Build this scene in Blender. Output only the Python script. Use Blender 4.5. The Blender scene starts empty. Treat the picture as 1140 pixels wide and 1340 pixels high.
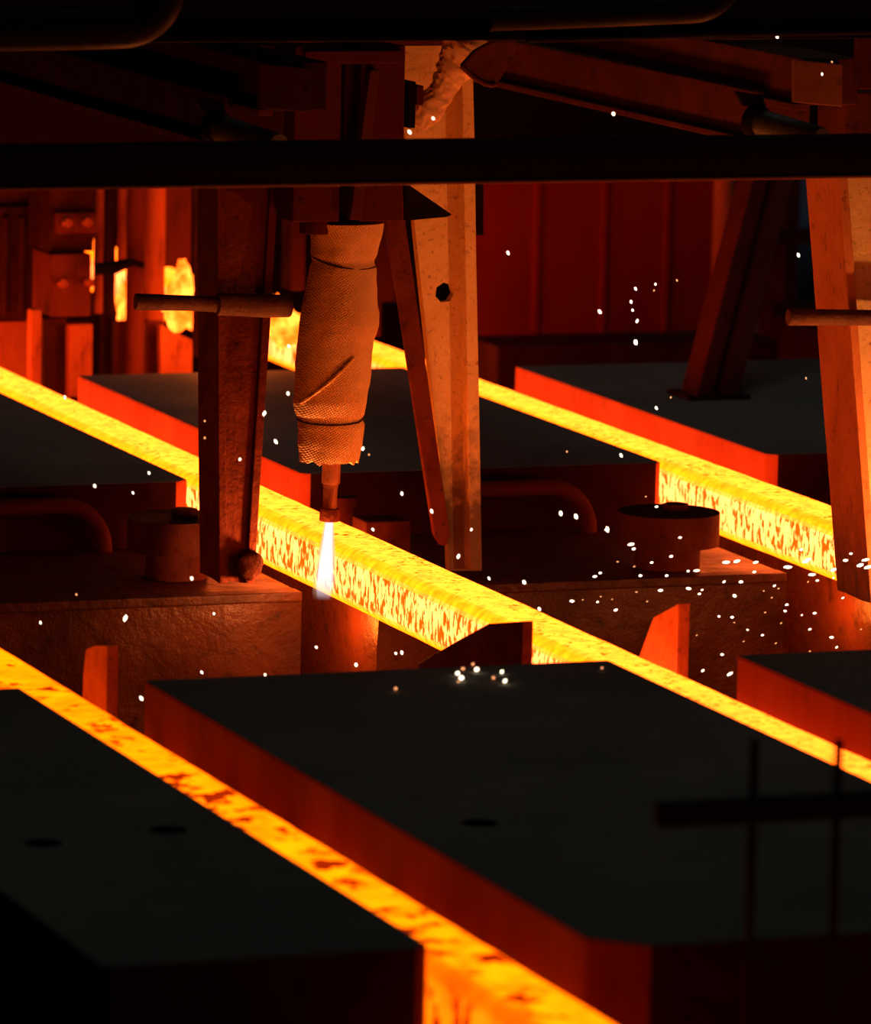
import bpy, bmesh, math, random
from mathutils import Vector, Matrix, noise
random.seed(7)
S = bpy.context.scene
COL = S.collection

# ------------------------------------------------------------------ camera
IW, IH, FPX = 1140.0, 1340.0, 7800.0
RX = ROT = None
def camera_axes(vp=(-2300.0, -560.0), roll=0.02):
    dx1, dy1 = vp[0]-570.0, 670.0-vp[1]
    Y = Vector((dx1, dy1, FPX)).normalized()
    h0 = dy1 + roll*dx1
    dx2 = -(FPX*FPX + dy1*h0)/(dx1 - roll*dy1)
    X = Vector((dx2, h0-roll*dx2, FPX)).normalized()
    # (right, up, forward) is left-handed, so Z = -(X x Y) there
    Z = X.cross(Y)
    if Z.y < 0: Z = -Z
    return X, Y, Z
AX, AY, AZ = camera_axes()
CAM = Vector((-5.2, -14.7, 3.43))
def to_world(v): return Vector((AX.dot(v), AY.dot(v), AZ.dot(v)))
def P(x, y, X=None, Y=None, Z=None):
    """world point seen at photo pixel x, y on the given axis plane"""
    r = to_world(Vector((x-570.0, 670.0-y, FPX)))
    if X is not None: t = (X-CAM.x)/r.x
    elif Y is not None: t = (Y-CAM.y)/r.y
    else: t = (Z-CAM.z)/r.z
    return CAM + r*t
cd = bpy.data.cameras.new('camera'); cam = bpy.data.objects.new('camera', cd); COL.objects.link(cam)
cd.sensor_fit = 'HORIZONTAL'; cd.sensor_width = 36.0; cd.lens = FPX/IW*36.0
right, up, fwd = to_world(Vector((1,0,0))), to_world(Vector((0,1,0))), to_world(Vector((0,0,1)))
M = Matrix((right, up, -fwd)).transposed().to_4x4(); M.translation = CAM
cam.matrix_world = M
cd.clip_end = 200
cd.dof.use_dof = True; cd.dof.focus_distance = 15.6; cd.dof.aperture_fstop = 4.8
S.camera = cam

# ------------------------------------------------------------------ world, lights, exposure
w = bpy.data.worlds.new('world'); S.world = w; w.use_nodes = True
w.node_tree.nodes['Background'].inputs[0].default_value = (0.6, 0.75, 0.8, 1)
w.node_tree.nodes['Background'].inputs[1].default_value = 0.0012
S.view_settings.view_transform = 'Standard'; S.view_settings.look = 'None'
S.view_settings.exposure = 0.0; S.view_settings.gamma = 1.0; S.view_settings.use_curve_mapping = False
def light(name, kind, loc, energy, color, size=1.0, target=None):
    d = bpy.data.lights.new(name, kind); d.energy = energy; d.color = color
    if kind == 'AREA': d.size = size
    elif kind == 'POINT': d.shadow_soft_size = size
    o = bpy.data.objects.new(name, d); COL.objects.link(o); o.location = loc
    if target is not None:
        o.rotation_euler = (Vector(target)-Vector(loc)).to_track_quat('-Z', 'Y').to_euler()
    return o
light('hall_lamp', 'AREA', (1.0, -2.5, 9.0), 11.0, (0.86, 1.0, 0.90), 3.0, (0, -2.5, 0))
light('hall_lamp_rear', 'AREA', (1.5, 3.2, 8.0), 12.0, (1.0, .95, 0.85), 3.0, (1.5, 2.2, 0))
light('daylight_rear', 'AREA', (7.6, 5.6, 3.2), 9.0, (0.55, 0.72, 1.0), 1.0, (4.6, 7.5, 1.4))

# ------------------------------------------------------------------ materials
def mat(name):
    m = bpy.data.materials.new(name); m.use_nodes = True
    nt = m.node_tree
    for n in list(nt.nodes): nt.nodes.remove(n)
    out = nt.nodes.new('ShaderNodeOutputMaterial')
    return m, nt, out
def N(nt, kind, **kw):
    n = nt.nodes.new(kind)
    for k, v in kw.items(): setattr(n, k, v)
    return n
def L(nt, a, b): nt.links.new(a, b)
def noise_tex(nt, co, scale, detail=4.0, rough=0.55):
    n = N(nt, 'ShaderNodeTexNoise'); n.inputs['Scale'].default_value = scale
    n.inputs['Detail'].default_value = detail; n.inputs['Roughness'].default_value = rough
    L(nt, co, n.inputs['Vector']); return n.outputs['Fac']
def ramp(nt, fac, a, b):
    r = N(nt, 'ShaderNodeMapRange'); r.inputs['From Min'].default_value = a; r.inputs['From Max'].default_value = b
    L(nt, fac, r.inputs['Value']); return r.outputs['Result']
def mixc(nt, fac, a, b):
    m = N(nt, 'ShaderNodeMix', data_type='RGBA')
    if isinstance(fac, float): m.inputs[0].default_value = fac
    else: L(nt, fac, m.inputs[0])
    for s, v in ((6, a), (7, b)):
        if isinstance(v, tuple): m.inputs[s].default_value = (*v, 1)
        else: L(nt, v, m.inputs[s])
    return m.outputs[2]
def mixf(nt, fac, a, b):
    m = N(nt, 'ShaderNodeMix', data_type='FLOAT')
    L(nt, fac, m.inputs[0])
    for s, v in ((2, a), (3, b)):
        if isinstance(v, (int, float)): m.inputs[s].default_value = v
        else: L(nt, v, m.inputs[s])
    return m.outputs[0]
def math_(nt, op, a, b=None):
    m = N(nt, 'ShaderNodeMath', operation=op)
    for i, v in ((0, a), (1, b)):
        if v is None: continue
        if isinstance(v, (int, float)): m.inputs[i].default_value = v
        else: L(nt, v, m.inputs[i])
    return m.outputs[0]
def metal(name, c1, c2, c3, rough=0.6, metallic=0.0, scale=8.0, bump=0.3, pit=40.0, spec=0.3, stretch=(1,1,1), soot=None):
    """weathered steel: two tones mixed by broad noise, dark pits/scale by fine noise"""
    m, nt, out = mat(name)
    tc = N(nt, 'ShaderNodeTexCoord'); mp = N(nt, 'ShaderNodeMapping'); L(nt, tc.outputs['Object'], mp.inputs[0])
    mp.inputs['Scale'].default_value = stretch
    co = mp.outputs[0]
    a = ramp(nt, noise_tex(nt, co, scale, 5), 0.35, 0.65)
    b = ramp(nt, noise_tex(nt, co, pit, 6, 0.65), 0.56, 0.72)
    c = mixc(nt, b, mixc(nt, a, c1, c2), c3)
    if soot:     # spatter and scale crusted on the lower end (object z below soot)
        sz = N(nt, 'ShaderNodeSeparateXYZ'); L(nt, tc.outputs['Object'], sz.inputs[0])
        k = math_(nt, 'ADD', sz.outputs[2], math_(nt, 'MULTIPLY', math_(nt, 'SUBTRACT', noise_tex(nt, co, 14, 6, .7), .5), .55))
        c = mixc(nt, ramp(nt, k, soot-.12, soot+.14), (.13, .085, .055), c)
    p = N(nt, 'ShaderNodeBsdfPrincipled'); L(nt, c, p.inputs['Base Color'])
    p.inputs['Metallic'].default_value = metallic
    p.inputs['Specular IOR Level'].default_value = spec
    rr = mixf(nt, a, max(0.05, rough-0.08), min(1, rough+0.1)); L(nt, rr, p.inputs['Roughness'])
    if bump:
        bn = N(nt, 'ShaderNodeBump'); bn.inputs['Strength'].default_value = bump; bn.inputs['Distance'].default_value = 0.01
        L(nt, noise_tex(nt, co, pit*0.8, 6, 0.65), bn.inputs['Height']); L(nt, bn.outputs[0], p.inputs['Normal'])
    L(nt, p.outputs[0], out.inputs[0]); return m
def glow(name, color, strength):
    m, nt, out = mat(name)
    e = N(nt, 'ShaderNodeEmission'); e.inputs[0].default_value = (*color, 1); e.inputs[1].default_value = strength
    L(nt, e.outputs[0], out.inputs[0]); return m
def hot_steel(name, hot_top, hot_side, crust, s_top, s_side, s_crust, top_thr, side_thr, cool=None, flake=30.0, edge=.86):
    """glowing steel with darker scale flakes on the flat faces; cool=(y0,y1,k): strength falls to k between y0 and y1"""
    m, nt, out = mat(name)
    tc = N(nt, 'ShaderNodeTexCoord'); co = tc.outputs['Object']
    g = N(nt, 'ShaderNodeNewGeometry'); sx = N(nt, 'ShaderNodeSeparateXYZ'); L(nt, g.outputs['True Normal'], sx.inputs[0])
    side = ramp(nt, math_(nt, 'ABSOLUTE', sx.outputs[0]), 0.45, 0.8)
    flat = ramp(nt, math_(nt, 'MAXIMUM', math_(nt, 'ABSOLUTE', sx.outputs[0]), math_(nt, 'ABSOLUTE', sx.outputs[2])), 0.90, 0.985)
    mpn = N(nt, 'ShaderNodeMapping'); L(nt, co, mpn.inputs[0]); mpn.inputs['Scale'].default_value = (1, 1.15, .55); fco = mpn.outputs[0]
    n1 = noise_tex(nt, fco, flake, 4, 0.6); n2 = noise_tex(nt, co, flake*0.23, 2, 0.5)
    nn = math_(nt, 'ADD', n1, math_(nt, 'MULTIPLY', math_(nt, 'SUBTRACT', n2, 0.5), 0.35))
    thr = mixf(nt, side, top_thr, side_thr)
    d = math_(nt, 'SUBTRACT', nn, thr)
    fl = ramp(nt, d, -.01, 0.05)
    fl = math_(nt, 'MULTIPLY', fl, flat)
    tone = ramp(nt, noise_tex(nt, fco, flake*0.8, 4), 0.32, 0.68)
    hot = mixc(nt, flat, (1, hot_top[1]*edge, hot_top[2]*.2), mixc(nt, side, hot_top, hot_side))
    col = mixc(nt, fl, hot, crust)
    st = mixf(nt, side, s_top, s_side)
    st = math_(nt, 'MULTIPLY', st, mixf(nt, tone, 0.70, 1.28))
    st = math_(nt, 'MULTIPLY', st, mixf(nt, flat, 0.80, 1.0))   # the corners cool first
    st = mixf(nt, fl, st, s_crust)
    if cool:
        so = N(nt, 'ShaderNodeSeparateXYZ'); L(nt, co, so.inputs[0])
        k = mixf(nt, ramp(nt, so.outputs[1], cool[0], cool[1]), cool[2], 1.0)
        st = math_(nt, 'MULTIPLY', st, k)
    e = N(nt, 'ShaderNodeEmission'); L(nt, col, e.inputs[0]); L(nt, st, e.inputs[1])
    L(nt, e.outputs[0], out.inputs[0]); return m

MT = {}
MT['billet_cut'] = hot_steel('hot_billet_cut', (1, .118, .0060), (1, .136, .028), (1, .060, .0006), 7.8, 9.2, 2.6, .60, .50, (-3.4, -1.4, .80), 44)
MT['billet_near'] = hot_steel('hot_billet_near', (1, .150, .0003), (1, .12, .0008), (1, .045, .0003), 3.3, 2.8, .45, .565, .50, None, 15, .55)
MT['billet_far'] = hot_steel('hot_billet_far', (1, .118, .0060), (1, .136, .028), (1, .060, .0006), 7.8, 9.2, 2.6, .60, .515, None, 44)
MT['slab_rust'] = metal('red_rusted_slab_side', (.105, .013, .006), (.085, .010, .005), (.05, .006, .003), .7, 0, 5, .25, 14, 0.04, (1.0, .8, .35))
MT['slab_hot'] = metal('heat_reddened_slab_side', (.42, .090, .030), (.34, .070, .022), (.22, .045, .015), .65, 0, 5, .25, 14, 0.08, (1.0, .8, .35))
MT['slab_front'] = metal('shaded_slab_front', (0.025, 0.005, 0.003), (0.018, 0.004, 0.002), (0.01, 0.003, 0.002), .8, 0, 5, .25, 14, 0.03)  # front faces: shade put into a darker copy of the slab colour
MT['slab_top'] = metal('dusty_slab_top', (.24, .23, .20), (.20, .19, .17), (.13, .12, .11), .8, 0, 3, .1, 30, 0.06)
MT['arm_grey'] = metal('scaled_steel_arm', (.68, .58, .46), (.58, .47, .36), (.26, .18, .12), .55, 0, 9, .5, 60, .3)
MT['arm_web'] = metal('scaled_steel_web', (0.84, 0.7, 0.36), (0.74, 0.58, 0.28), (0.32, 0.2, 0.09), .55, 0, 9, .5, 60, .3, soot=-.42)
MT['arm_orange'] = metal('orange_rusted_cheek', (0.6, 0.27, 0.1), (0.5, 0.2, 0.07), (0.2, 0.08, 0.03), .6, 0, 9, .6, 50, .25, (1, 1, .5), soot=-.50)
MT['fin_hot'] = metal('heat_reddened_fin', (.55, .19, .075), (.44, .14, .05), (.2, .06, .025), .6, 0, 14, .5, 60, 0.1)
MT['brace'] = metal('dull_red_brace', (.15,.024,.010), (.11,.017,.008), (.06,.010,.005), .6, 0, 5, .3, 25, 0.05)
MT['roller'] = metal('dark_red_roller_steel', (0.065, 0.014, 0.006), (0.045, 0.01, 0.005), (0.022, 0.005, 0.003), .6, 0, 10, .5, 45, 0.06)
MT['girder_dark'] = metal('shaded_girder', (.045, .014, .009), (.03, .010, .007), (.015, .006, .004), .65, 0, 5, .35, 25, 0.06)  # left girder: its weaker light is put into a darker girder colour
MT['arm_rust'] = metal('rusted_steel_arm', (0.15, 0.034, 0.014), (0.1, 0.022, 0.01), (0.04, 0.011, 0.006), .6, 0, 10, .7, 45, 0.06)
MT['pin'] = metal('pitted_pin_steel', (.17, .095, .062), (.11, .058, .038), (.05, .03, .02), .55, 0, 14, .7, 60, 0.12)
MT['dark'] = metal('black_painted_steel', (0.006, 0.0062, 0.0065), (0.005, 0.005, 0.005), (0.003, 0.003, 0.003), .5, 0, 6, .15, 40, 0.06)
MT['machine'] = metal('dark_machine_paint', (0.085, 0.016, 0.01), (0.07, 0.012, 0.008), (0.035, 0.008, 0.006), .6, 0, 6, .2, 40, 0.06)
MT['soot'] = metal('sooty_black_steel', (.012, .010, .009), (.008, .007, .007), (.005, .005, .005), .8, 0, 6, .2, 40, 0.04)
MT['girder'] = metal('rusty_girder', (0.11, 0.032, 0.016), (0.075, 0.02, 0.01), (0.03, 0.009, 0.005), .6, 0, 5, .35, 25, 0.08)
MT['pale_plate'] = metal('dusty_plate_and_lit_edge', (0.22, 0.11, 0.055), (0.16, 0.075, 0.036), (0.08, 0.04, 0.02), .65, 0, 5, .3, 25, .25)
MT['pedestal'] = metal('crusted_refractory', (0.05, 0.015, 0.006), (0.028, 0.008, 0.004), (0.012, 0.004, 0.002), .42, 0, 4, 1.0, 16, 0.14)
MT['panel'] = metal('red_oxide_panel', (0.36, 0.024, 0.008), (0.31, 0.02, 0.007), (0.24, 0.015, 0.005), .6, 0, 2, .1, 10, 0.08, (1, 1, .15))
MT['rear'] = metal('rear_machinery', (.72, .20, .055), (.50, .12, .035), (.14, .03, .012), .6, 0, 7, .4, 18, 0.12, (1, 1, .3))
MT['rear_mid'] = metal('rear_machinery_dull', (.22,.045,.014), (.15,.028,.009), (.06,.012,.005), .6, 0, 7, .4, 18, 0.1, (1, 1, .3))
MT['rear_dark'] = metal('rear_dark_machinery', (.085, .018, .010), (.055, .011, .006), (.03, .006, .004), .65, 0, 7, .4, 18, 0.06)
MT['wall'] = metal('sooty_wall', (0.022, 0.005, 0.003), (0.016, 0.004, 0.002), (0.01, 0.003, 0.002), .8, 0, 1.5, .2, 10, 0.04)
MT['floor'] = metal('scale_covered_floor', (.06, .03, .02), (.04, .02, .014), (.02, .01, .008), .7, 0, 3, .6, 20, 0.1)
MT['greenpaint'] = metal('worn_green_paint', (.060, .085, .070), (.045, .06, .05), (.05, .025, .018), .55, 0, 6, .2, 30, .3)
MT['bluegrey'] = metal('blue_grey_sheet', (.22, .26, .32), (.18, .21, .26), (.12, .13, .16), .6, 0, 3, .1, 20, .3)
MT['copper'] = metal('copper_brown_nozzle', (.30, .12, .06), (.22, .08, .04), (.10, .04, .03), .42, .5, 12, .2, 50, .5)
MT['thread'] = metal('dark_binding_wire', (.05, .03, .02), (.04, .025, .02), (.03, .02, .015), .8, 0, 9, .1, 50, .2)
MT['spark'] = glow('white_hot_spark', (1, .80, .55), 4.0)
MT['ember'] = glow('orange_spark', (1, .36, .13), 1.6)
# burlap wrap: crossed thread waves with folds
def burlap(name, c1, c2):
    m, nt, out = mat(name)
    tc = N(nt, 'ShaderNodeTexCoord'); mp = N(nt, 'ShaderNodeMapping'); L(nt, tc.outputs['Object'], mp.inputs[0])
    mp.inputs['Rotation'].default_value = (0, math.radians(33), 0)
    hs = []
    for d, sc in (('X', 54.0), ('Z', 54.0)):
        wv = N(nt, 'ShaderNodeTexWave', bands_direction=d); wv.inputs['Scale'].default_value = sc
        wv.inputs['Distortion'].default_value = 1.2; wv.inputs['Detail'].default_value = 1; wv.inputs['Detail Scale'].default_value = 3
        L(nt, mp.outputs[0], wv.inputs['Vector']); hs.append(wv.outputs['Fac'])
    h = math_(nt, 'ADD', hs[0], math_(nt, 'MULTIPLY', hs[1], .6))
    n = ramp(nt, noise_tex(nt, tc.outputs['Object'], 11, 5), .35, .7)
    base = mixc(nt, n, c1, c2)
    c = mixc(nt, ramp(nt, h, .05, 1.1), tuple(v*.7 for v in c2), base)
    p = N(nt, 'ShaderNodeBsdfPrincipled'); L(nt, c, p.inputs['Base Color']); p.inputs['Roughness'].default_value = .95
    p.inputs['Specular IOR Level'].default_value = .08
    bn = N(nt, 'ShaderNodeBump'); bn.inputs['Strength'].default_value = .55; bn.inputs['Distance'].default_value = .003
    L(nt, h, bn.inputs['Height']); L(nt, bn.outputs[0], p.inputs['Normal'])
    L(nt, p.outputs[0], out.inputs[0]); return m
MT['burlap'] = burlap('burlap_wrap', (.92, .72, .42), (.78, .57, .32))
MT['cloth'] = metal('scorched_cloth', (0.88, 0.7, 0.46), (0.74, 0.55, 0.34), (0.5, 0.34, 0.2), .95, 0, 7, .5, 22, .05)
def flame_mat(name, col, st, z0, z1, amax):
    m, nt, out = mat(name)
    tc = N(nt, 'ShaderNodeTexCoord'); sz = N(nt, 'ShaderNodeSeparateXYZ'); L(nt, tc.outputs['Generated'], sz.inputs[0])
    lw = N(nt, 'ShaderNodeLayerWeight'); lw.inputs[0].default_value = .5
    a = math_(nt, 'MULTIPLY', ramp(nt, sz.outputs[2], z0, z1), math_(nt, 'SUBTRACT', 1.0, ramp(nt, lw.outputs['Facing'], .25, .95)))
    a = math_(nt, 'MULTIPLY', a, amax)
    e = N(nt, 'ShaderNodeEmission'); e.inputs[0].default_value = (*col, 1); e.inputs[1].default_value = st
    t = N(nt, 'ShaderNodeBsdfTransparent'); mx = N(nt, 'ShaderNodeMixShader')
    L(nt, a, mx.inputs[0]); L(nt, t.outputs[0], mx.inputs[1]); L(nt, e.outputs[0], mx.inputs[2])
    L(nt, mx.outputs[0], out.inputs[0]); return m
MT['flame_core'] = flame_mat('flame_core', (.86, .78, 1.0), 1.9, .0, .8, 1.0)
MT['flame_sheath'] = flame_mat('flame_sheath', (1, .66, .40), 1.0, .12, .7, .6)
def fire_mat():
    m, nt, out = mat('furnace_fire')
    tc = N(nt, 'ShaderNodeTexCoord'); k = ramp(nt, noise_tex(nt, tc.outputs['Object'], 16, 3), .36, .62)
    e = N(nt, 'ShaderNodeEmission'); L(nt, mixc(nt, k, (1, .07, .002), (1, .13, .012)), e.inputs[0]); L(nt, mixf(nt, k, 4.0, 9.0), e.inputs[1])
    L(nt, e.outputs[0], out.inputs[0]); return m
MT['fire'] = fire_mat()

# ------------------------------------------------------------------ object helpers
def link(o, parent=None):
    COL.objects.link(o)
    if parent is not None:
        o.parent = parent
        o.matrix_parent_inverse = parent.matrix_basis.inverted()
    return o
def tag(o, label, cat, group=None):
    o['label'] = label; o['category'] = cat
    if group: o['group'] = group
    return o
def thing(name, loc, label, cat, group=None):
    o = bpy.data.objects.new(name, None); o.location = loc; o.empty_display_size = .1
    COL.objects.link(o); return tag(o, label, cat, group)
def structure(o): o['kind'] = 'structure'; return o
class MB:
    """mesh builder in world coordinates; build() recentres the origin"""
    def __init__(s): s.bm = bmesh.new()
    def box(s, x0, x1, y0, y1, z0, z1, bevel=0.0):
        vs = [s.bm.verts.new((x, y, z)) for x in (x0, x1) for y in (y0, y1) for z in (z0, z1)]
        fs = [s.bm.faces.new([vs[i] for i in q]) for q in ((0,1,3,2),(4,6,7,5),(0,4,5,1),(2,3,7,6),(0,2,6,4),(1,5,7,3))]
        if bevel: s._bev(vs, bevel)
        return s
    def _bev(s, vs, b, seg=2):
        es = {e for v in vs for e in v.link_edges}
        bmesh.ops.bevel(s.bm, geom=list(es), offset=b, segments=seg, profile=.6, affect='EDGES', clamp_overlap=True)
    def loft(s, rings, cap=True, closed=True):
        R = [[s.bm.verts.new(p) for p in r] for r in rings]
        n = len(R[0])
        for a, b in zip(R, R[1:]):
            for i in range(n if closed else n-1):
                s.bm.faces.new((a[i], a[(i+1) % n], b[(i+1) % n], b[i]))
        if cap and closed:
            s.bm.faces.new(list(reversed(R[0]))); s.bm.faces.new(R[-1])
        return s
    def prism(s, pts, off, bevel=0.0):
        """extrude the polygon pts (3-D) by the vector off"""
        off = Vector(off)
        before = set(s.bm.verts)
        s.loft([[Vector(p) for p in pts], [Vector(p)+off for p in pts]])
        if bevel: s._bev([v for v in s.bm.verts if v not in before], bevel)
        return s
    def cyl(s, a, b, r, r2=None, n=20, bevel=0.0):
        a, b = Vector(a), Vector(b); r2 = r if r2 is None else r2
        d = (b-a).normalized(); u = d.orthogonal().normalized(); v = d.cross(u)
        before = set(s.bm.verts)
        s.loft([[c + (u*math.cos(2*math.pi*i/n)+v*math.sin(2*math.pi*i/n))*q for i in range(n)] for c, q in ((a, r), (b, r2))])
        if bevel:
            es = [f for f in s.bm.faces if len(f.verts) == n and all(x not in before for x in f.verts)]
            bmesh.ops.bevel(s.bm, geom=list({e for f in es for e in f.edges}), offset=bevel, segments=2, profile=.6, affect='EDGES')
        return s
    def tube(s, pts, r, n=14):
        pts = [Vector(p) for p in pts]; rings = []; u = None
        for i, p in enumerate(pts):
            d = (pts[min(i+1, len(pts)-1)] - pts[max(i-1, 0)]).normalized()
            u = (d.orthogonal() if u is None else (u - d*u.dot(d))).normalized(); v = d.cross(u)
            q = r[i] if isinstance(r, (list, tuple)) else r
            rings.append([p + (u*math.cos(2*math.pi*k/n)+v*math.sin(2*math.pi*k/n))*q for k in range(n)])
        return s.loft(rings)
    def jitter(s, amp, scale=20.0, cuts=0, seed=0.0):
        if cuts: bmesh.ops.subdivide_edges(s.bm, edges=s.bm.edges[:], cuts=cuts, use_grid_fill=True)
        s.bm.normal_update()
        for v in s.bm.verts:
            v.co += v.normal * (noise.noise(v.co*scale + Vector((seed, 0, 0))) * amp)
        return s
    def build(s, name, m, parent=None, smooth=False, origin=None):
        bmesh.ops.recalc_face_normals(s.bm, faces=s.bm.faces[:])
        if origin is None:
            cs = [v.co for v in s.bm.verts]
            lo = Vector([min(c[i] for c in cs) for i in range(3)]); hi = Vector([max(c[i] for c in cs) for i in range(3)])
            origin = (lo+hi)/2
        origin = Vector(origin)
        for v in s.bm.verts: v.co -= origin
        me = bpy.data.meshes.new(name); s.bm.to_mesh(me); s.bm.free()
        for x in (m if isinstance(m, (list, tuple)) else [m]): me.materials.append(MT[x])
        if smooth:
            me.polygons.foreach_set('use_smooth', [True]*len(me.polygons)); 
            try: me.set_sharp_from_angle(angle=math.radians(40))
            except Exception: pass
        o = bpy.data.objects.new(name, me); o.location = origin
        return link(o, parent)
def copy_tree(o, off, parent=None):
    c = o.copy(); COL.objects.link(c)
    if parent is None: c.location = Vector(o.location)+Vector(off)
    else:
        c.parent = parent; c.matrix_parent_inverse = o.matrix_parent_inverse.copy()
    for ch in o.children: copy_tree(ch, off, c)
    return c
def px_poly(pts, Y): return [P(x, y, Y=Y) for x, y in pts]

# ------------------------------------------------------------------ setting: floor, rear wall, pedestals
structure(MB().box(-7, 9, -9, 12, -.2, 0).build('floor', 'floor'))
structure(MB().box(-7, 9, 8.0, 8.2, 0, 4.5).build('wall_back', 'wall'))
def pedestal(x0, x1, label, seed):
    t = thing('refractory_pedestal', ((x0+x1)/2, .7, 0), label, 'pedestal')
    b = MB(); b.box(x0, x1, .2, 3.7, 0, .838)
    bmesh.ops.subdivide_edges(b.bm, edges=b.bm.edges[:], cuts=13, use_grid_fill=True)
    b.bm.normal_update()
    for v in b.bm.verts:
        if v.co.z > .80: continue
        k = noise.noise(v.co*5+Vector((seed, 0, 0)))*.022 + noise.noise(v.co*17)*.009
        v.co += Vector((0, 1, 0))*k + Vector((v.normal.x, 0, 0))*k*.5
    b.build('body', 'pedestal', t, True)
    MB().box(x0, x1, .19, .26, .815, .842, .006).build('edge_lip', 'pedestal', t)
    return t
pedestal(-1.30, -.11, 'crusted brown pedestal left of the cutting torch, under the left guide post', 1)
pedestal(.11, 1.30, 'crusted brown pedestal between middle and far billets, sprinkled with sparks', 5)
pedestal(1.56, 2.85, 'brown pedestal right of the far billet, mostly past the right edge', 9)

# ------------------------------------------------------------------ the three glowing billets
def billet(x, y0, y1, m, label, seed):
    hw, hh, r = .0885, .08, .042
    prof = []
    for cx, cz, a0 in ((hw-r, hh-r, 0), (-(hw-r), hh-r, 90), (-(hw-r), -(hh-r), 180), (hw-r, -(hh-r), 270)):
        for k in range(7):
            a = math.radians(a0+k*15); prof.append((cx+r*math.cos(a), cz+r*math.sin(a)))
    n = int((y1-y0)/.06); b = MB(); rings = []
    for i in range(n+1):
        y = y0+(y1-y0)*i/n; ring = []
        for px, pz in prof:
            q = Vector((px*9, y*6+seed, pz*9)); d = 1+noise.noise(q)*.012+noise.noise(q*4)*.008
            ring.append((x+px*d, y, .92+pz*d))
        rings.append(ring)
    b.loft(rings)
    o = b.build('steel_billet', m, None, True, (x, 0, .92))
    return tag(o, label, 'billet', 'glowing billets on parallel strands')
billet(-1.44, -5.9, 5.0, 'billet_near', 'orange glowing steel billet nearest the camera, crossing the lower left', 0)
billet(0.0, -6.0, 7.6, 'billet_cut', 'yellow-hot steel billet under the torch flame, middle of the three', 20)
billet(1.44, -4.5, 7.7, 'billet_far', 'yellow-hot steel billet farthest back, running behind the posts to the right', 40)

# ------------------------------------------------------------------ cover slabs
def slab(x0, x1, y0, y1, z0, z1, label, cl=.09, cr=.06, holes=(), skirt=True, side='slab_rust'):
    t = thing('cover_slab', ((x0+x1)/2, (y0+y1)/2, z0), label, 'slab')
    pts = [(x0, y0+cl), (x0+cl, y0), (x1-cr, y0), (x1, y0+cr), (x1, y1), (x0, y1)]
    b = MB(); b.prism([(x, y, z0) for x, y in pts], (0, 0, z1-z0), .008)
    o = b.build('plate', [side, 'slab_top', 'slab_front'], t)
    if holes:
        hb = MB()
        for hx, hy in holes: hb.cyl((hx, hy, z1-.05), (hx, hy, z1+.05), .038, n=20)
        h = hb.build('hole_cutter', 'slab_rust')
        md = o.modifiers.new('holes', 'BOOLEAN'); md.object = h; md.operation = 'DIFFERENCE'; md.solver = 'EXACT'
        bpy.context.view_layer.update()
        me = bpy.data.meshes.new_from_object(o.evaluated_get(bpy.context.evaluated_depsgraph_get()))
        o.modifiers.clear(); o.data = me; bpy.data.objects.remove(h)
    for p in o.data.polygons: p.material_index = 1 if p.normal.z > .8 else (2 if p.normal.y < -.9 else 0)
    if skirt:
        MB().box(x0+.08, x1-.08, y0+.12, y1-.08, 0, z0).build('support_block', 'soot', t)
    return t
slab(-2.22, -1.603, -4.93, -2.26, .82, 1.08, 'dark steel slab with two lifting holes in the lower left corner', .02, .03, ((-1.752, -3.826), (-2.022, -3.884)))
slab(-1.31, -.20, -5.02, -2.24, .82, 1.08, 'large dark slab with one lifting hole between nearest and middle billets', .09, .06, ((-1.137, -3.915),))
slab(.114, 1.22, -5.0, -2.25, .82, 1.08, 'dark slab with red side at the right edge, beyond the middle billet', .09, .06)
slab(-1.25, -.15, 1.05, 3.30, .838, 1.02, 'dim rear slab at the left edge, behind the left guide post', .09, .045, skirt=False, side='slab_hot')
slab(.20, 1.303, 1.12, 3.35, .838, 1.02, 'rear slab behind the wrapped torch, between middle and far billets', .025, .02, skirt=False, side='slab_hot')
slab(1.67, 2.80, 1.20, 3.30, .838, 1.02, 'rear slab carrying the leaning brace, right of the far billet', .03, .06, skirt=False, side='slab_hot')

# ------------------------------------------------------------------ guide fins behind the front slabs
def fin(px_pts, X, th, label, m):
    pts = [P(x, y, X=X) for x, y in px_pts]
    ym = min(p.y for p in pts); yM = max(p.y for p in pts)
    pts += [Vector((X, yM+.02, .70)), Vector((X, ym, .70))]
    t = thing('guide_fin', (X+th/2, (ym+yM)/2, 0), label, 'guide plate', 'upright fins behind the front slabs')
    MB().prism(pts, (th, 0, 0), .002).build('plate', m, t)
    MB().box(X-.02, X+th+.02, ym-.02, yM+.05, 0, .70, .01).build('foot_block', 'soot', t)
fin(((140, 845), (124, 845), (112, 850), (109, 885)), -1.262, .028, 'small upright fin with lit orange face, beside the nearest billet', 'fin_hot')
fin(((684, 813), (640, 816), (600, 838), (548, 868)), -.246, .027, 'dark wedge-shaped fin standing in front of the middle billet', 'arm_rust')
fin(((888, 790), (855, 808), (836, 860)), .162, .03, 'bright orange fin with sloped top behind the middle billet', 'fin_hot')

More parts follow.
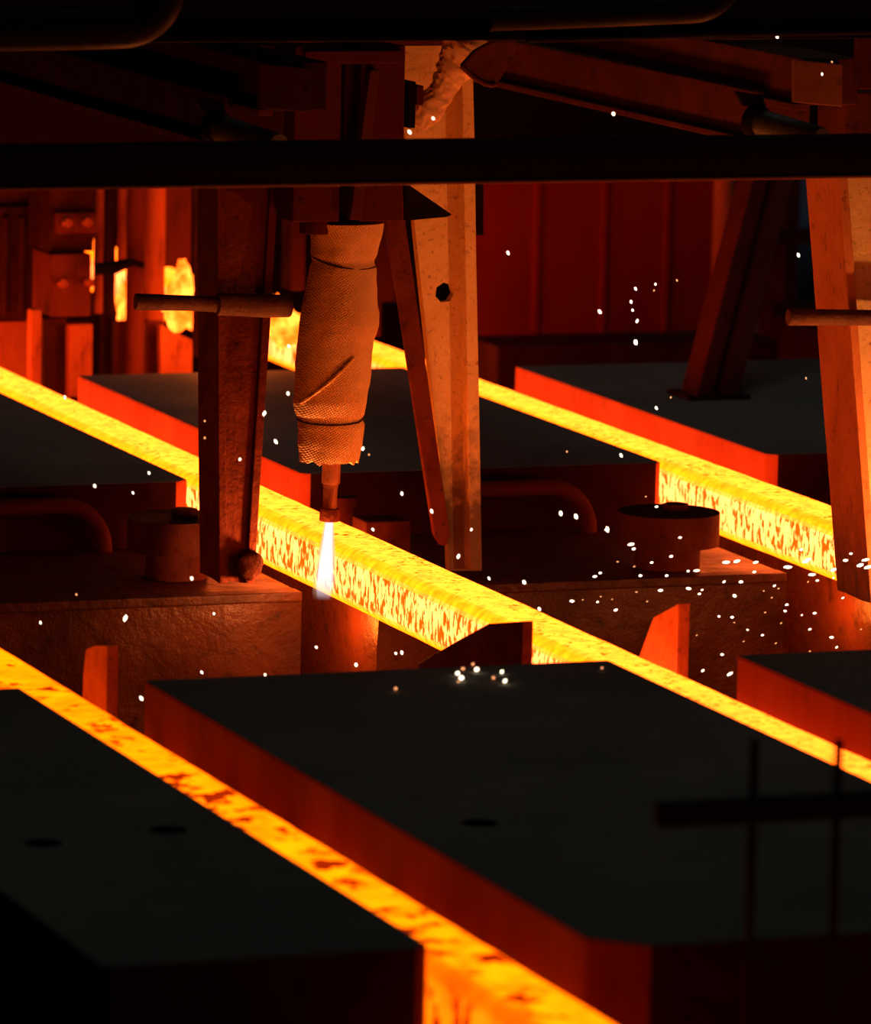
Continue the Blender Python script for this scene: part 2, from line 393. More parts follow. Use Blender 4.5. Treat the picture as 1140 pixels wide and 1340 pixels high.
# ------------------------------------------------------------------ bollards (guide rollers) beside the billets
def bollard(c, r1, h, r2, label, nut):
    t = thing('guide_roller', (c[0], c[1], .838), label, 'roller', 'flanged guide rollers on the pedestals')
    MB().cyl((c[0], c[1], .838), (c[0], c[1], h-.09), r2, n=32, bevel=.006).build('column', 'roller', t, True)
    fl = MB().cyl((c[0], c[1], h-.09), (c[0], c[1], h), r1, n=40, bevel=.012).build('flange', 'roller', t, True)
    MB().cyl((c[0]+nut, c[1], h), (c[0]+nut, c[1], h+.022), .036, n=6, bevel=.003).build('nut', 'roller', fl)
bollard((-.36, .52), .135, 1.005, .085, 'flanged roller half hidden behind the left clamp arm', .02)
bollard((1.02, .38), .142, .995, .090, 'flanged guide roller with nut, in front of the far billet', .02)
t = thing('anchor_block', (.25, .50, .838), 'small dim red block with a cap behind the middle billet, by the centre post', 'block')
MB().box(.155, .285, .44, .56, .838, .985, .006).build('body', 'roller', t)
MB().cyl((.15, .62, .838), (.15, .62, 1.0), .03, n=16).build('stud', 'roller', t, True)
MB().cyl((.15, .62, 1.0), (.15, .62, 1.03), .036, .04, n=16, bevel=.003).build('cap', 'roller', t, True)

# bent pipes in front of the rear slabs
def bent_pipe(xl, xr, y, zt, label, r=.024):
    pts = [(xl, y, zt), (xr-.13, y, zt)]
    for k in range(1, 9):
        a = math.radians(90-k*11.25); pts.append((xr-.13+.13*math.cos(a), y, zt-.13+.13*math.sin(a)))
    pts.append((xr, y, .838))
    o = MB().tube(pts, r).build('bent_pipe', 'rear_dark', None, True)
    tag(o, label, 'pipe', 'bent pipes in front of the rear slabs')
bent_pipe(-.95, -.42, 1.0, .972, 'dark bent pipe at left, in front of the dim rear slab')
bent_pipe(.66, 1.045, 1.04, .972, 'dark bent pipe right of the centre post, in front of rear slab')

# ------------------------------------------------------------------ clamp arms
def clamp_arm(Y, depth, left, right_, top_px, label, ml, mf, pin_px, pin_r, foot, zdark):
    """left / right_: edge pixels (top, bottom) of the front face on the plane Y; body runs back by depth"""
    c = P(left[1][0], left[1][1], Y=Y)
    t = thing('clamp_arm', (c.x, Y+depth/2, c.z), label, 'clamp arm', 'hanging clamp arms of the cutting machine')
    q = [P(*left[0], Y=Y), P(*right_[0], Y=Y), P(*right_[1], Y=Y), P(*left[1], Y=Y)]
    th = .022
    d = Vector((0, depth, 0))
    # left cheek plate, right cheek plate and front web: a closed tapering box
    inl = Vector((th, 0, 0))
    b = MB(); b.prism([q[0], q[0]+inl, q[3]+inl, q[3]], d, .003); b.jitter(.004, 9, 3); b.build('cheek_plate', ml, t)
    b = MB(); b.prism([q[1]-inl, q[1], q[2], q[2]-inl], d, .003); b.jitter(.004, 9, 3); b.build('cheek_plate', ml, t)
    e = Vector((0, .012, 0))
    b = MB(); b.prism([q[0]+inl+e, q[1]-inl+e, q[2]-inl+e, q[3]+inl+e], (0, .03, 0)); b.jitter(.006, 14, 5); b.build('web', mf, t)
    b = MB(); b.prism([q[0]+inl+d*.8, q[1]-inl+d*.8, q[2]-inl+d*.8, q[3]+inl+d*.8], (0, .02, 0)); b.build('rear_web', mf, t)
    # pin through the arm
    (ax, ay), (bx, by) = pin_px
    a, bb = P(ax, ay, Y=Y-.035), P(bx, by, Y=Y-.035)
    b = MB(); b.cyl(a, bb, pin_r, n=22, bevel=.004); b.jitter(.003, 40, 2); pin = b.build('pin', 'pin', t, True)
    return t, a, bb, pin
# left arm of the torch
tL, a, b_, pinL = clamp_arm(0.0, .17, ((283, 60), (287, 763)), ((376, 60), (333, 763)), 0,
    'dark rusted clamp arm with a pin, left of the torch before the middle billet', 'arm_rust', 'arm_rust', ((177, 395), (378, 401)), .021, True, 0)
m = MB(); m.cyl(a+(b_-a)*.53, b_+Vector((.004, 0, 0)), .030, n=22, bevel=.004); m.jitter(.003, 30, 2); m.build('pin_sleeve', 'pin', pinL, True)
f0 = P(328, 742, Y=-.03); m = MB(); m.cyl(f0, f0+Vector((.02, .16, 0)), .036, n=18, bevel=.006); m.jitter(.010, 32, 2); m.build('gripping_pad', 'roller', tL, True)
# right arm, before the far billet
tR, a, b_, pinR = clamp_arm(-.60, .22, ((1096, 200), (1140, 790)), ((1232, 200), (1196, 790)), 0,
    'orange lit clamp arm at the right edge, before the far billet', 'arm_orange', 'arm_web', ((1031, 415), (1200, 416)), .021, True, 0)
b = MB(); b.prism(px_poly([(1108, 120), (1232, 120), (1232, 202), (1108, 202)], -.585), (0, .19, 0), .006); b.build('hanger', 'girder', tR)
# centre arm: channel section with a recessed web
t = thing('clamp_arm', P(606, 748, Y=.34), 'bright orange channel-shaped clamp post with a round hole, right of the torch', 'clamp arm', 'hanging clamp arms of the cutting machine')
YW = .34
web_px = [(520, 60), (612, 60), (625, 745), (596, 745), (590, 715)]
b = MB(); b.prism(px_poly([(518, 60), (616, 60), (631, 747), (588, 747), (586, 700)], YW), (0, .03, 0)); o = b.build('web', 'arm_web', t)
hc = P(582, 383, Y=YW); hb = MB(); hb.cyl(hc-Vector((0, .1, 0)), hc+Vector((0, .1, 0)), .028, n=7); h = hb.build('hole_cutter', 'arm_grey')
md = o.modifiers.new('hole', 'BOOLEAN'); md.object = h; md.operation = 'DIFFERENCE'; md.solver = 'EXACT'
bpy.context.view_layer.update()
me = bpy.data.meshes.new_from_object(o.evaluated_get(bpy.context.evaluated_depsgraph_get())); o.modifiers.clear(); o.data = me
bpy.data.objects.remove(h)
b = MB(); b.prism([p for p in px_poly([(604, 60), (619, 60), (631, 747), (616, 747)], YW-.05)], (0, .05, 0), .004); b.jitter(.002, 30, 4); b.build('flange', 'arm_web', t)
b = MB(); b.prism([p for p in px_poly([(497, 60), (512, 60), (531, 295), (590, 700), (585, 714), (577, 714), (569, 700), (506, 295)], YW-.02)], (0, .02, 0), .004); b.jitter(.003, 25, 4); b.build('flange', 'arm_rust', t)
MB().box(hc.x-.05, hc.x+.05, YW+.055, YW+.12, hc.z-.09, hc.z+.09).build('backing_block', 'soot', t)
b = MB(); q = px_poly([(625, 240), (633, 240), (633, 308), (625, 308)], YW+.02); b.prism(q, (0, .03, 0), .002); b.build('hinge_strip', 'soot', t)

# ------------------------------------------------------------------ torch
def rot_ring(c, rx, ry, n, seed, amp=.0):
    r = []
    for k in range(n):
        a = 2*math.pi*k/n; d = Vector((math.cos(a), math.sin(a), 0))
        w = 1 + amp*noise.noise(Vector((d.x*1.6+seed, d.y*1.6, c.z*9))) + amp*.35*noise.noise(Vector((d.x*5, d.y*5+seed, c.z*34)))
        r.append(c + Vector((d.x*rx*w, d.y*ry*w, 0)))
    return r
TY = -.05
TX = P(431, 640, Y=TY).x
def make_torch():
    t = thing('cutting_torch', P(431, 683, Y=TY), 'cutting torch wrapped in tan burlap hanging over the middle billet', 'torch', None)
    prof = [(286, 402, 500), (300, 406, 499), (320, 409, 494), (336, 408, 490), (342, 409, 489), (350, 407, 490), (370, 404, 491), (390, 400, 493), (410, 396, 495), (425, 393, 494),
            (436, 391, 491), (446, 390, 487), (470, 388, 485), (500, 386, 483), (525, 385, 480), (540, 388, 477), (547, 391, 475), (553, 391, 476), (562, 392, 475), (580, 392, 473), (600, 394, 470), (606, 395, 469)]
    rings = []
    n = 40
    # resample the outline smoothly
    ys = [291+i*4 for i in range(79)]
    for y in ys:
        for (y0, l0, r0), (y1, l1, r1) in zip(prof, prof[1:]):
            if y0 <= y <= y1:
                k = (y-y0)/(y1-y0); l = l0+(l1-l0)*k; r = r0+(r1-r0)*k; break
        pl, pr = P(l, y, Y=TY), P(r, y, Y=TY)
        rx = (pr.x-pl.x)/2
        tie = 1-.05*math.exp(-((y-341)/4.0)**2)-.05*math.exp(-((y-549)/4.0)**2)
        rings.append(rot_ring((pl+pr)/2, rx*tie, rx*.8*tie, n, 3.0, .07))
    for k in range(n):    # frayed lower hem
        rings[-1][k] = rings[-1][k]+Vector((0, 0, .012*noise.noise(Vector((k*.9, 0, 0)))))
    inner = [rings[-1][k].lerp(sum(rings[-1], Vector())/n, .25)+Vector((0, 0, .004)) for k in range(n)]
    b = MB(); b.loft(rings+[inner]); wrap = b.build('burlap_wrap', 'burlap', t, True)
    for yy, tilt in ((341, .012), (549, -.004)):   # binding wires
        i = min(range(len(ys)), key=lambda j: abs(ys[j]-yy)); c = sum(rings[i], Vector())/n
        pts = [p+(p-c)*.035+Vector((0, 0, -tilt*math.cos(2*math.pi*k/n+.6)-.012*max(0, -math.sin(2*math.pi*k/n)))) for k, p in enumerate(rings[i])]
        MB().tube(pts+[pts[0]], .0022, 6).build('binding_wire', 'thread', wrap, True)
    # a spiral overlap of the wrap (raised hem) across the front
    hem = []
    for k in range(15):
        u = k/14; y = 525-u*62; x = 388+u*62
        i = min(range(len(ys)), key=lambda j: abs(ys[j]-y)); c = sum(rings[i], Vector())/n
        X = P(x, y, Y=TY).x; rx = max(abs(p.x-c.x) for p in rings[i]); s = max(-1, min(1, (X-c.x)/rx))
        hem.append(Vector((X, c.y-rx*.8*math.sqrt(1-s*s)-.002, P(x, y, Y=TY).z)))
    MB().tube(hem, .005, 8).build('wrap_hem', 'burlap', wrap, True)
    ax = lambda y: Vector((P(434-(y-605)*.04, y, Y=TY).x, TY, P(433, y, Y=TY).z))
    MB().cyl(ax(596), ax(633), .0245, n=24, bevel=.003).build('torch_body', 'copper', t, True)
    MB().cyl(ax(631), ax(638), .020, n=24).build('collar', 'copper', t, True)
    MB().cyl(ax(637), ax(668), .0185, n=24, bevel=.002).build('nozzle_tube', 'copper', t, True)
    MB().cyl(ax(665), ax(682), .0265, n=28, bevel=.003).build('nozzle_tip', 'arm_rust', t, True)
    return t, ax
torch, tax = make_torch()
# the flame: bright core and thin sheath, a jet leaning slightly down along the billet side
def flame(base, end, label, energy, glow_at):
    t = thing('cutting_flame', base, label, 'flame')
    light('flame_glow', 'POINT', base.lerp(end, .9)+Vector((-.04, -.03, 0)), energy, (1, .26, .06), .02)
    light('channel_glow', 'POINT', glow_at, 13, (1, .16, .015), .02)   # molten metal below the cut; under the far billet an added lamp
    def jet(prof, m, name, seed):
        rings = []
        for k, r in prof:
            c = base.lerp(end, k); rings.append([c+Vector((math.cos(a), math.sin(a), 0))*r for a in [2*math.pi*i/18 for i in range(18)]])
        b = MB(); b.loft(rings); b.build(name, m, t, True)
    jet(((0, .010), (.2, .012), (.45, .016), (.7, .021), (.9, .024), (1.1, .018)), 'flame_core', 'core', 1)
    jet(((0, .013), (.25, .018), (.5, .025), (.75, .031), (1.0, .032), (1.15, .026), (1.25, .016)), 'flame_sheath', 'sheath', 2)
flame(tax(682), P(424, 775, Y=TY-.01), 'white lavender gas flame jetting from the torch tip onto the middle billet', 19, (-.005, .37, .725))
torch2 = copy_tree(torch, (1.44, -.95, 0)); tag(torch2, 'second wrapped torch over the far billet, past the right edge of the view', 'torch')
flame(tax(682)+Vector((1.44, -.95, 0)), P(424, 775, Y=TY-.01)+Vector((1.44, -.95, 0)), 'gas flame of the second torch, past the right edge of the view', 34, (1.43, .36, .725))

# ------------------------------------------------------------------ torch machine housing and top parts
Yh = -.13
t = thing('torch_carriage', P(457, 306, Y=Yh), 'dark red housing above the wrapped torch, with a slanted rib', 'machine housing')
def pxbox(x0, x1, y0, y1, Y, d, m, name, par, bev=.004):
    a, c = P(x0, y1, Y=Y), P(x1, y0, Y=Y)
    return MB().box(a.x, c.x, Y, Y+d, a.z, c.z, bev).build(name, m, par)
pxbox(383, 448, 60, 291, Yh, .12, 'machine', 'side_housing', t)
pxbox(448, 478, 60, 289, Yh+.06, .18, 'machine', 'back_plate', t)
pxbox(470, 531, 60, 290, Yh+.0, .26, 'machine', 'side_housing', t)
b = MB(); b.prism(px_poly([(485, 92), (497, 92), (473, 288), (458, 288)], Yh-.03), (0, .03, 0), .003); b.build('slanted_rib', 'girder', t)
a = P(418, 296, Y=Yh+.03); m_ = MB(); m_.cyl(a+Vector((0, .03, .02)), a+Vector((0, .03, -.022)), .043, n=20, bevel=.006); m_.build('adjusting_knob', 'machine', t, True)
pxbox(400, 528, 66, 84, Yh-.02, .2, 'machine', 'top_rail', t)
pxbox(534, 545, 107, 168, Yh+.02, .1, 'soot', 'bracket', t)
pxbox(545, 555, 112, 138, Yh+.02, .06, 'machine', 'bracket', t)
b = MB(); b.prism(px_poly([(531, 243), (537, 243), (592, 281), (585, 284), (531, 289)], Yh+.10), (0, .02, 0), .002); b.build('triangular_gusset', 'soot', t)
# scorched cloth around the hose, top
rings = []
ctr = [(622, 46, 42), (611, 62, 38), (602, 76, 32), (593, 92, 26), (584, 108, 20), (576, 122, 18), (566, 136, 21), (557, 150, 20), (549, 166, 11)]
for i in range(65):
    f = i/64*(len(ctr)-1); j = min(int(f), len(ctr)-2); k = f-j
    x, y, r = [ctr[j][q]*(1-k)+ctr[j+1][q]*k for q in range(3)]
    c = P(x, y, Y=.16); q0 = P(*ctr[j][:2], Y=.16); q1 = P(*ctr[j+1][:2], Y=.16); d = (q1-q0).normalized()
    u = d.cross(Vector((0, 1, 0))).normalized(); rr = r/490
    ring = []
    for s in range(48):
        a = 2*math.pi*s/48; wv = 1+.16*noise.noise(Vector((math.cos(a)*1.5, math.sin(a)*1.5, i*.22)))-.30*abs(noise.noise(Vector((math.cos(a)*2.2, math.sin(a)*2.2, i*.30+7))))+.08*noise.noise(Vector((math.cos(a)*6, math.sin(a)*6, i*.7)))
        ring.append(c+(u*math.cos(a)*rr+Vector((0, 1, 0))*math.sin(a)*rr*.55)*wv)
    rings.append(ring)
t = thing('hose_wrap', P(575, 140, Y=.16), 'crumpled scorched cloth around a hose, above the clamp post with the hole', 'cloth wrap')
MB().loft(rings).build('cloth', 'cloth', t, True)
hp = [P(x, y, Y=.16) for x, y in ((634, 16), (622, 46), (611, 62), (602, 76), (593, 92), (586, 104))]
MB().tube(hp, .011, 12).build('hose', 'soot', t, True)
# rounded leather-like flap
t = thing('hinged_flap', P(640, 85, Y=.05), 'dark rounded triangular flap beside the scorched cloth, top centre', 'flap')
pp = [(604, 86), (622, 66), (640, 56), (658, 52), (676, 54), (677, 64), (668, 84), (656, 102), (650, 109), (644, 111), (634, 109), (618, 99)]
b = MB(); b.prism(px_poly(pp, .03), (0, .022, 0), .006); b.build('plate', 'girder', t)
b = MB(); b.tube([P(x, y, Y=.025) for x, y in ((604, 87), (618, 100), (634, 110), (644, 112), (650, 110))], .006, 8); b.build('rim', 'girder', t, True)

# ------------------------------------------------------------------ overhead: two strand girders (one assembly copied by the strand pitch)
def strand_girder(label):
    c = P(1000, 165, Y=-.6)
    t = thing('strand_girder', c, label, 'girder', 'overhead girders along the strands')
    X = .86
    def beam(za, zb, x0, ya, yb, name, lip):
        b = MB(); b.box(x0, x0+.16, ya, yb, za, zb, .004); b.jitter(.003, 6, 6); b.build(name, 'girder', t)
        b = MB(); b.box(x0-lip, x0+.02, ya, yb, za-.012, za+.004, .002); b.build('bottom_lip', 'girder', t)
    z0 = P(985, 182, X=X).z
    beam(z0, z0+.125, X, P(985, 181, X=X).y, 3.4, 'lower_beam', .022)
    e = P(1105, 140, Y=-.72)
    beam(e.z+.005, e.z+.125, X+.04, -.72, 3.4, 'upper_beam', .02)
    q = px_poly([(1040, 78), (1103, 84), (1103, 140), (1040, 134)], -.74)
    b = MB(); b.prism(q, (0, .02, 0), .003); b.build('end_plate', 'pale_plate', t)
    a, d = P(988, 158, Y=-.78), P(1075, 184, Y=-.98)
    b = MB(); b.cyl(a, d, .034, n=22, bevel=.004); b.build('cylinder', 'greenpaint', t, True)
    n = (d-a).normalized(); b = MB(); b.cyl(a-n*.012, a+n*.02, .041, n=22, bevel=.003); b.build('end_ring', 'soot', t, True)
    b = MB(); b.prism(px_poly([(962, 119), (998, 125), (1003, 140), (974, 139)], -.80), (0, .02, 0), .002); b.build('bracket_plate', 'soot', t)
    return t
g = strand_girder('rusty twin girder slanting across the upper right, ending in a pale plate')
g2 = copy_tree(g, (-1.44, 0, 0)); tag(g2, 'dim twin girder slanting across the upper left corner, above the left arm', 'girder', 'overhead girders along the strands')
for ch in g2.children:
    if ch.data.materials[0] in (MT['girder'], MT['pale_plate']) and not ch.name.startswith('bottom_lip'):
        ch.data = ch.data.copy(); ch.data.materials[0] = MT['girder_dark']
# crosswise pipe
y_p = -1.7
p0, p1 = P(-300, 221, Y=y_p), P(1500, 200, Y=y_p)
zc = (P(0, 217, Y=y_p).z+P(1140, 206, Y=y_p).z)/2
t = thing('cross_bar', ((p0.x+p1.x)/2, y_p, zc), 'black horizontal bar crossing the whole scene in front of the arms', 'bar')
MB().box(p0.x-1.5, p1.x+1.5, y_p, y_p+.09, zc-.047, zc+.047, .009).build('bar', 'dark', t, True)
MB().box(p0.x-1.5, p1.x+1.5, y_p-.006, y_p+.10, zc-.053, zc-.046, .003).build('lit_lower_edge', 'pale_plate', t)  # pale strip stands for the light along the bar's lower edge
# top girder and the fat bent hoses in front of it
zt = P(570, 46, Y=-1.2).z
t = thing('machine_girder', (0, -1.0, zt), 'black crosswise machine girder along the top edge of the view', 'girder')
MB().box(-3.6, 3.6, -1.2, -.85, zt, zt+.5, .006).build('box_beam', 'soot', t)
MB().box(-3.6, 3.6, -1.23, -.8, zt-.012, zt+.006, .003).build('bottom_flange', 'dark', t)
MB().box(-.5, .35, -.85, .5, zt+.0, zt+.3, .006).build('carriage_bracket', 'soot', t)
MB().box(-3.6, 3.6, .0, .35, zt+.02, zt+.4, .006).build('rear_beam', 'soot', t)
def elbow(pts, r, label):
    o = MB().tube([P(x, y, Y=-1.5) for x, y in pts], r, 24).build('bent_hose', 'dark', None, True)
    tag(o, label, 'hose', 'fat black hoses under the top girder')
def arc(cx, cy, r): return [(cx+r*math.sin(math.radians(a)), cy+r*math.cos(math.radians(a))) for a in range(0, 91, 10)]
elbow([(-200, 42), (100, 38)]+arc(160, -20, 56)+[(214, -120)], .048, 'fat black hose bending upward in the upper left corner')
elbow([(640, 24), (760, 20)]+arc(905, -40, 54)+[(958, -140)], .030, 'black hose bending upward in the upper right, under the girder')
tag(MB().tube([P(x, y, Y=-1.34) for x, y in ((690, 51), (900, 45), (1140, 40), (1400, 34))], .010, 12).build('conduit', 'soot', None, True),
    'thin black conduit under the top girder at upper right', 'conduit')
# hanging plate stub at the top right
tag(pxbox(1124, 1180, 44, 117, -1.0, .04, 'girder', 'hanging_plate', None), 'small dim hanging plate at the top right corner', 'plate')

# ------------------------------------------------------------------ rear: red panel, leaning brace, caster stand
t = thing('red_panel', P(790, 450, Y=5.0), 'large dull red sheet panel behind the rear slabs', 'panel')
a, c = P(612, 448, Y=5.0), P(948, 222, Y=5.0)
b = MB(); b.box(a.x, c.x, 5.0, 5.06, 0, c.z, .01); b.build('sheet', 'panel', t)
MB().cyl((c.x, 5.02, 0), (c.x, 5.02, c.z), .045, n=24).build('rounded_edge', 'rear', t, True)  # lighter than the sheet: the light this edge catches is in the colour
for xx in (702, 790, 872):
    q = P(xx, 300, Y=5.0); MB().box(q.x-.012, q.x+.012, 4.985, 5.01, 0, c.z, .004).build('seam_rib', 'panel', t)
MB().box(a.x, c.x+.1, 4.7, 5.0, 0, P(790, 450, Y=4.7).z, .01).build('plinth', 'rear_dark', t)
# leaning channel brace
bb = P(936, 522, Z=1.02)
topL = P(1032, 150, Y=3.3)
t = thing('leaning_brace', bb, 'dull red steel channel brace leaning rightward on a rear slab', 'brace')
ax = (topL-bb); dn = ax.normalized(); sd = Vector((1, 0, -dn.x/dn.z)).normalized(); bk = dn.cross(sd).normalized()
if bk.y < 0: bk = -bk
def bar(o0, o1, d0, d1, m, name):
    pts = [bb+sd*o0+bk*d0, bb+sd*o1+bk*d0, bb+sd*o1+bk*d1, bb+sd*o0+bk*d1]
    for p in pts: p += dn*((1.022-p.z)/dn.z)
    MB().prism(pts, ax, .004).build(name, m, t)
bar(-.068, -.012, 0, .10, 'brace', 'flange')
bar(.014, .070, -.02, .10, 'brace', 'flange')
bar(-.02, .02, .05, .09, 'rear_dark', 'web')
MB().box(bb.x-.10, bb.x+.11, bb.y-.03, bb.y+.16, 1.02, 1.034, .003).build('foot_plate', 'rear_dark', t)
# blue-grey sheet and two rails far right
a, c = P(985, 470, Y=7.2), P(1180, 215, Y=7.2)
t = thing('storage_rack', ((a.x+c.x)/2, 7.2, 0), 'dim blue-grey rack with two dark rails behind the leaning brace', 'rack')
MB().box(a.x, c.x, 7.2, 7.24, 0, c.z, .004).build('back_sheet', 'bluegrey', t)
for y0 in (300, 395):
    q0, q1 = P(985, y0+18, Y=6.9), P(1180, y0, Y=6.9)
    MB().box(a.x-.05, c.x+.1, 6.9, 7.0, q0.z-.01, q1.z, .004).build('rail', 'rear_dark', t)
for x0 in (a.x+.02, c.x): MB().box(x0, x0+.06, 6.95, 7.2, 0, c.z, .004).build('upright', 'rear_dark', t)
MB().box(a.x, c.x, 5.8, 6.9, 0, P(1050, 425, Y=5.8).z-.12, .01).build('base', 'rear_dark', t)

# caster withdrawal stand between the middle and far billets, left rear
Yc = 4.0
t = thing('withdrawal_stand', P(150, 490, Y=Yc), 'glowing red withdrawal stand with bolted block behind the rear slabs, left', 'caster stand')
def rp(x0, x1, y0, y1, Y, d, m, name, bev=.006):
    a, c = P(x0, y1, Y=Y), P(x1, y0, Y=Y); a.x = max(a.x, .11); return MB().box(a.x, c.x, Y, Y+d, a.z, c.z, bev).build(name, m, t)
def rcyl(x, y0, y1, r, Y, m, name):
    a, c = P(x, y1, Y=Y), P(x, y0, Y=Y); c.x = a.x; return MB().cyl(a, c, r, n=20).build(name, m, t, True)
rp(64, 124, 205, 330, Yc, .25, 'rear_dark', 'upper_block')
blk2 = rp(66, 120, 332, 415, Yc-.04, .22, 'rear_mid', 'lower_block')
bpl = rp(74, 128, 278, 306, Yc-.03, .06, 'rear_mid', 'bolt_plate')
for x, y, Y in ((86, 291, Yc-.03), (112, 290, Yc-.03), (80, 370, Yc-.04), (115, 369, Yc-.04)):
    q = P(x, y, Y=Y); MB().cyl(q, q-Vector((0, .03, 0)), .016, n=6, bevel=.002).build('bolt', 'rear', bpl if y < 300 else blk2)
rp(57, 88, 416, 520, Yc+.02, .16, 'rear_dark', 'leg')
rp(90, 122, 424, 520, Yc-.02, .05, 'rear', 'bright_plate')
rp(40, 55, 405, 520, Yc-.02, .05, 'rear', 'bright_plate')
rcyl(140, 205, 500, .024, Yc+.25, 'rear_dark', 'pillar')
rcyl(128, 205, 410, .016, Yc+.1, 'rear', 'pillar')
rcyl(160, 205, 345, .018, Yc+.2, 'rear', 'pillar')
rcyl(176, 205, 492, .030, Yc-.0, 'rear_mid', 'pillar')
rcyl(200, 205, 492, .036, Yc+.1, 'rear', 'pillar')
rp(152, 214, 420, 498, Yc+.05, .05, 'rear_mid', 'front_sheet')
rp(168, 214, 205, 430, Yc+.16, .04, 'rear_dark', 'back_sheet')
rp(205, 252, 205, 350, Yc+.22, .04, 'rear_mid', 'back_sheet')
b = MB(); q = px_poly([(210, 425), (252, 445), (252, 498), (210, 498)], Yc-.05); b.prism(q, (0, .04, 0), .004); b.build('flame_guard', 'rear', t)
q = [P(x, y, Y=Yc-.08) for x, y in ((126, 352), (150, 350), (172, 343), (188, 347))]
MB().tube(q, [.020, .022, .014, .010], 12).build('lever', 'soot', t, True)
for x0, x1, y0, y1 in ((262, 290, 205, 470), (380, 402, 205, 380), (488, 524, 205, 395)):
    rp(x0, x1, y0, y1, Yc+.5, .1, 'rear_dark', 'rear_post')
rp(484, 500, 395, 440, Yc+.2, .08, 'rear_dark', 'clip')
# fire licking around the far billet where it leaves the caster
f = thing('furnace_fire', P(300, 430, Y=5.2), 'bright yellow fire around the far billet, behind the left clamp arm', 'fire')
def flames(cx, cy, rx, ry, Y, seed, tongue):
    b = MB(); bmesh.ops.create_icosphere(b.bm, subdivisions=4, radius=1.0)
    c = P(cx, cy, Y=Y); sc = 1/400.0
    for v in b.bm.verts:
        q = v.co+Vector((seed, 0, 0)); k = 1+.38*noise.noise(q*1.6)+.20*noise.noise(q*4)
        up_ = max(0, v.co.z)**2
        v.co = c+Vector((v.co.x*rx*sc*k*(1-.45*up_)+tongue*up_*.03, v.co.y*.05*k, v.co.z*ry*sc*k*(1+.5*up_*max(0, 1+2*noise.noise(q*3)))))
    return b.build('flames', 'fire', f, True)
flames(233, 396, 19, 33, 3.72, 3.1, 1)
flames(374, 428, 26, 24, 3.72, 8.2, -1)
flames(305, 412, 60, 34, 5.2, 5.0, 0)
flames(160, 405, 6, 24, 4.5, 1.7, 0)
light('fire_glow', 'POINT', P(290, 440, Y=3.55), 7.5, (1, .17, .02), .05)
# casing at the far left
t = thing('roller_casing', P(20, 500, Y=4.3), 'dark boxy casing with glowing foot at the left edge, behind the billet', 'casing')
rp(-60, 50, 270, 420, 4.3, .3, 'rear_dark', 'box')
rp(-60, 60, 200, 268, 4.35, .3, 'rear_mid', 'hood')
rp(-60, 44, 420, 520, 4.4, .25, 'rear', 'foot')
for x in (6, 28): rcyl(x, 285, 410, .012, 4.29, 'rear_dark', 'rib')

# ------------------------------------------------------------------ black guard rail in front of the large slab
t = thing('guard_rail', (-1.0, -5.35, 0), 'black guard rail with two thin posts before the large dark slab', 'railing')
q = P(860, 1067, Y=-5.35)
MB().box(q.x, .6, -5.37, -5.33, q.z-.021, q.z+.021, .006).build('rail', 'soot', t)
for x in (982, 1092):
    a = P(x, 965, Y=-5.33); MB().cyl((a.x, -5.35, 0), (a.x, -5.35, a.z), .008, n=12).build('post', 'soot', t, True)

# ------------------------------------------------------------------ sparks
bm = bmesh.new(); bmesh.ops.create_icosphere(bm, subdivisions=1, radius=1.0)
for v in bm.verts: v.co *= 1+.25*noise.noise(v.co*2)
SPM = {}
for k in ('spark', 'ember'):
    me = bpy.data.meshes.new(k); bm.to_mesh(me); me.materials.append(MT[k]); SPM[k] = me
bm.free()
def spark(x, y, s, ang, ln, kind, label, group, Y=None, Z=None):
    c = P(x, y, Y=Y) if Y is not None else P(x, y, Z=Z)
    o = bpy.data.objects.new('spark', SPM[kind]); o.location = c
    r = s*.62/2/530.0; o.scale = (r*ln, r, r); o.rotation_euler = (0, math.radians(ang), 0)
    COL.objects.link(o); tag(o, label, 'spark', group)
def c285(ox, oy, pts): return [(ox+x/2.85, oy+y/2.85, s) for x, y, s in pts]
air = [(1017,46,11),(1089,81,5),(1076,97,6),(803,149,10),(567,155,8),(536,173,8),(665,331,8),(785,408,9),(828,406,7),(832,448,11),(826,395,7),(832,378,7),(858,372,6),(886,367,5),
  (834,420,7),(856,380,4),(1045,334,8),(1055,495,5),(878,520,5),(859,534,7),(742,591,5),(813,596,7),(377,515,8),(346,541,9),(361,578,8),(378,453,8),(475,587,8),(483,595,5),(195,619,6),
  (124,636,6),(174,645,6),(314,601,7),(85,520,6),(53,815,6),(164,809,10),(280,803,6),(100,778,5),(251,757,8),(526,646,7),(565,669,8),(488,693,7),(617,693,6),(600,728,8),(640,757,6),(686,762,9),(706,797,8),
  (734,672,9),(754,676,10),(795,693,10),(268,551,5),(268,573,5),(414,847,7),(526,854,8),(518,855,7),(466,870,9),(264,880,6),(185,914,9),(347,884,7),(414,891,7),(435,885,7)]
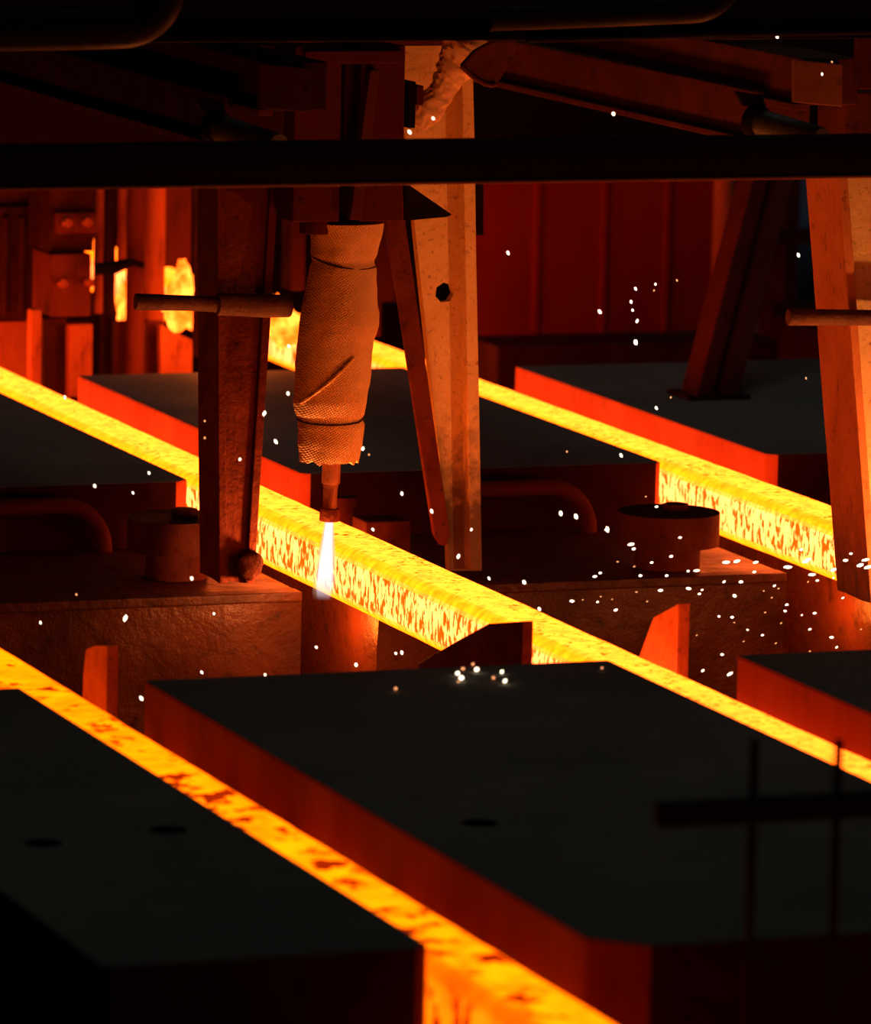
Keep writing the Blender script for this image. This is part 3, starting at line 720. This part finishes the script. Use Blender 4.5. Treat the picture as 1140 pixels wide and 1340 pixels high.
right_ = c285(740, 500, [(600,672,13),(640,668,14),(710,672,11),(830,690,15),(705,708,8),(490,703,11),(458,705,7),(395,650,9),(428,580,7),(322,673,8),(280,722,9),(378,722,9),(257,688,5),(195,670,5),
  (355,777,11),(460,770,10),(510,775,6),(500,790,8),(592,745,7),(655,745,9),(630,795,9),(780,760,6),(825,830,7),(795,770,5),(905,745,5),(940,740,7),(920,718,12),(905,662,12),(895,670,12),(1000,700,14),(1000,730,6),
  (1065,640,8),(1045,665,12),(1100,683,16),(1130,690,14),(1120,663,10),(880,625,9),(130,712,7),(110,725,9),(25,817,9),(120,820,6),(65,812,4),(175,810,4),(265,783,5),(305,818,5),(188,850,8),(132,800,5),(1035,805,7),
  (245,605,10),(255,622,9),(340,465,7),(300,427,5),(155,550,9)]) + c285(740, 740, [(573,190,7),(622,193,9),(630,213,4),(680,240,6),(735,260,7),(665,283,4),(585,332,8),(513,392,9),(614,404,10),(490,260,4),
  (820,170,7),(827,147,6),(882,185,6),(930,178,8),(912,238,7),(993,268,8),(1012,305,7),(1103,238,5),(912,320,5),(745,175,5),(770,120,5),(805,215,5),(785,290,5),(740,95,5),(632,115,8)])
onslab = [(599,881,9),(606,875,7),(604,887,10),(600,892,5),(619,869,7),(624,876,10),(646,887,7),(661,891,8),(657,879,8),(518,901,7),(788,874,5)]
for x, y, s in air:
    spark(x, y, s*.8, random.choice((60, 70, 80, -65)), random.uniform(1.2, 2.0), 'ember' if s < 6 else 'spark', 'tiny hot spark drifting through the dark air around the torch', 'sparks in the air', Y=random.uniform(-1.5, -.9))
for x, y, s in right_:
    spark(x, y, s*.48 if s > 10 else s*.62, random.uniform(-35, 12) if y > 755 else random.uniform(-12, 4), random.uniform(1.4, 2.1) if s < 10 else random.uniform(2.2, 3.4), 'ember' if s < 6 else 'spark',
          'tiny hot spark in the dense spray below the right clamp arm', 'spray of sparks at right', Y=random.uniform(-1.5, -.9))
for x, y, s in onslab:
    spark(x, y, s*.9, random.uniform(-40, 40), random.uniform(1.0, 1.3), 'ember' if s < 8 else 'spark', 'glowing spark hopping on the rear edge of the large dark slab', 'sparks on the large slab', Z=1.088)
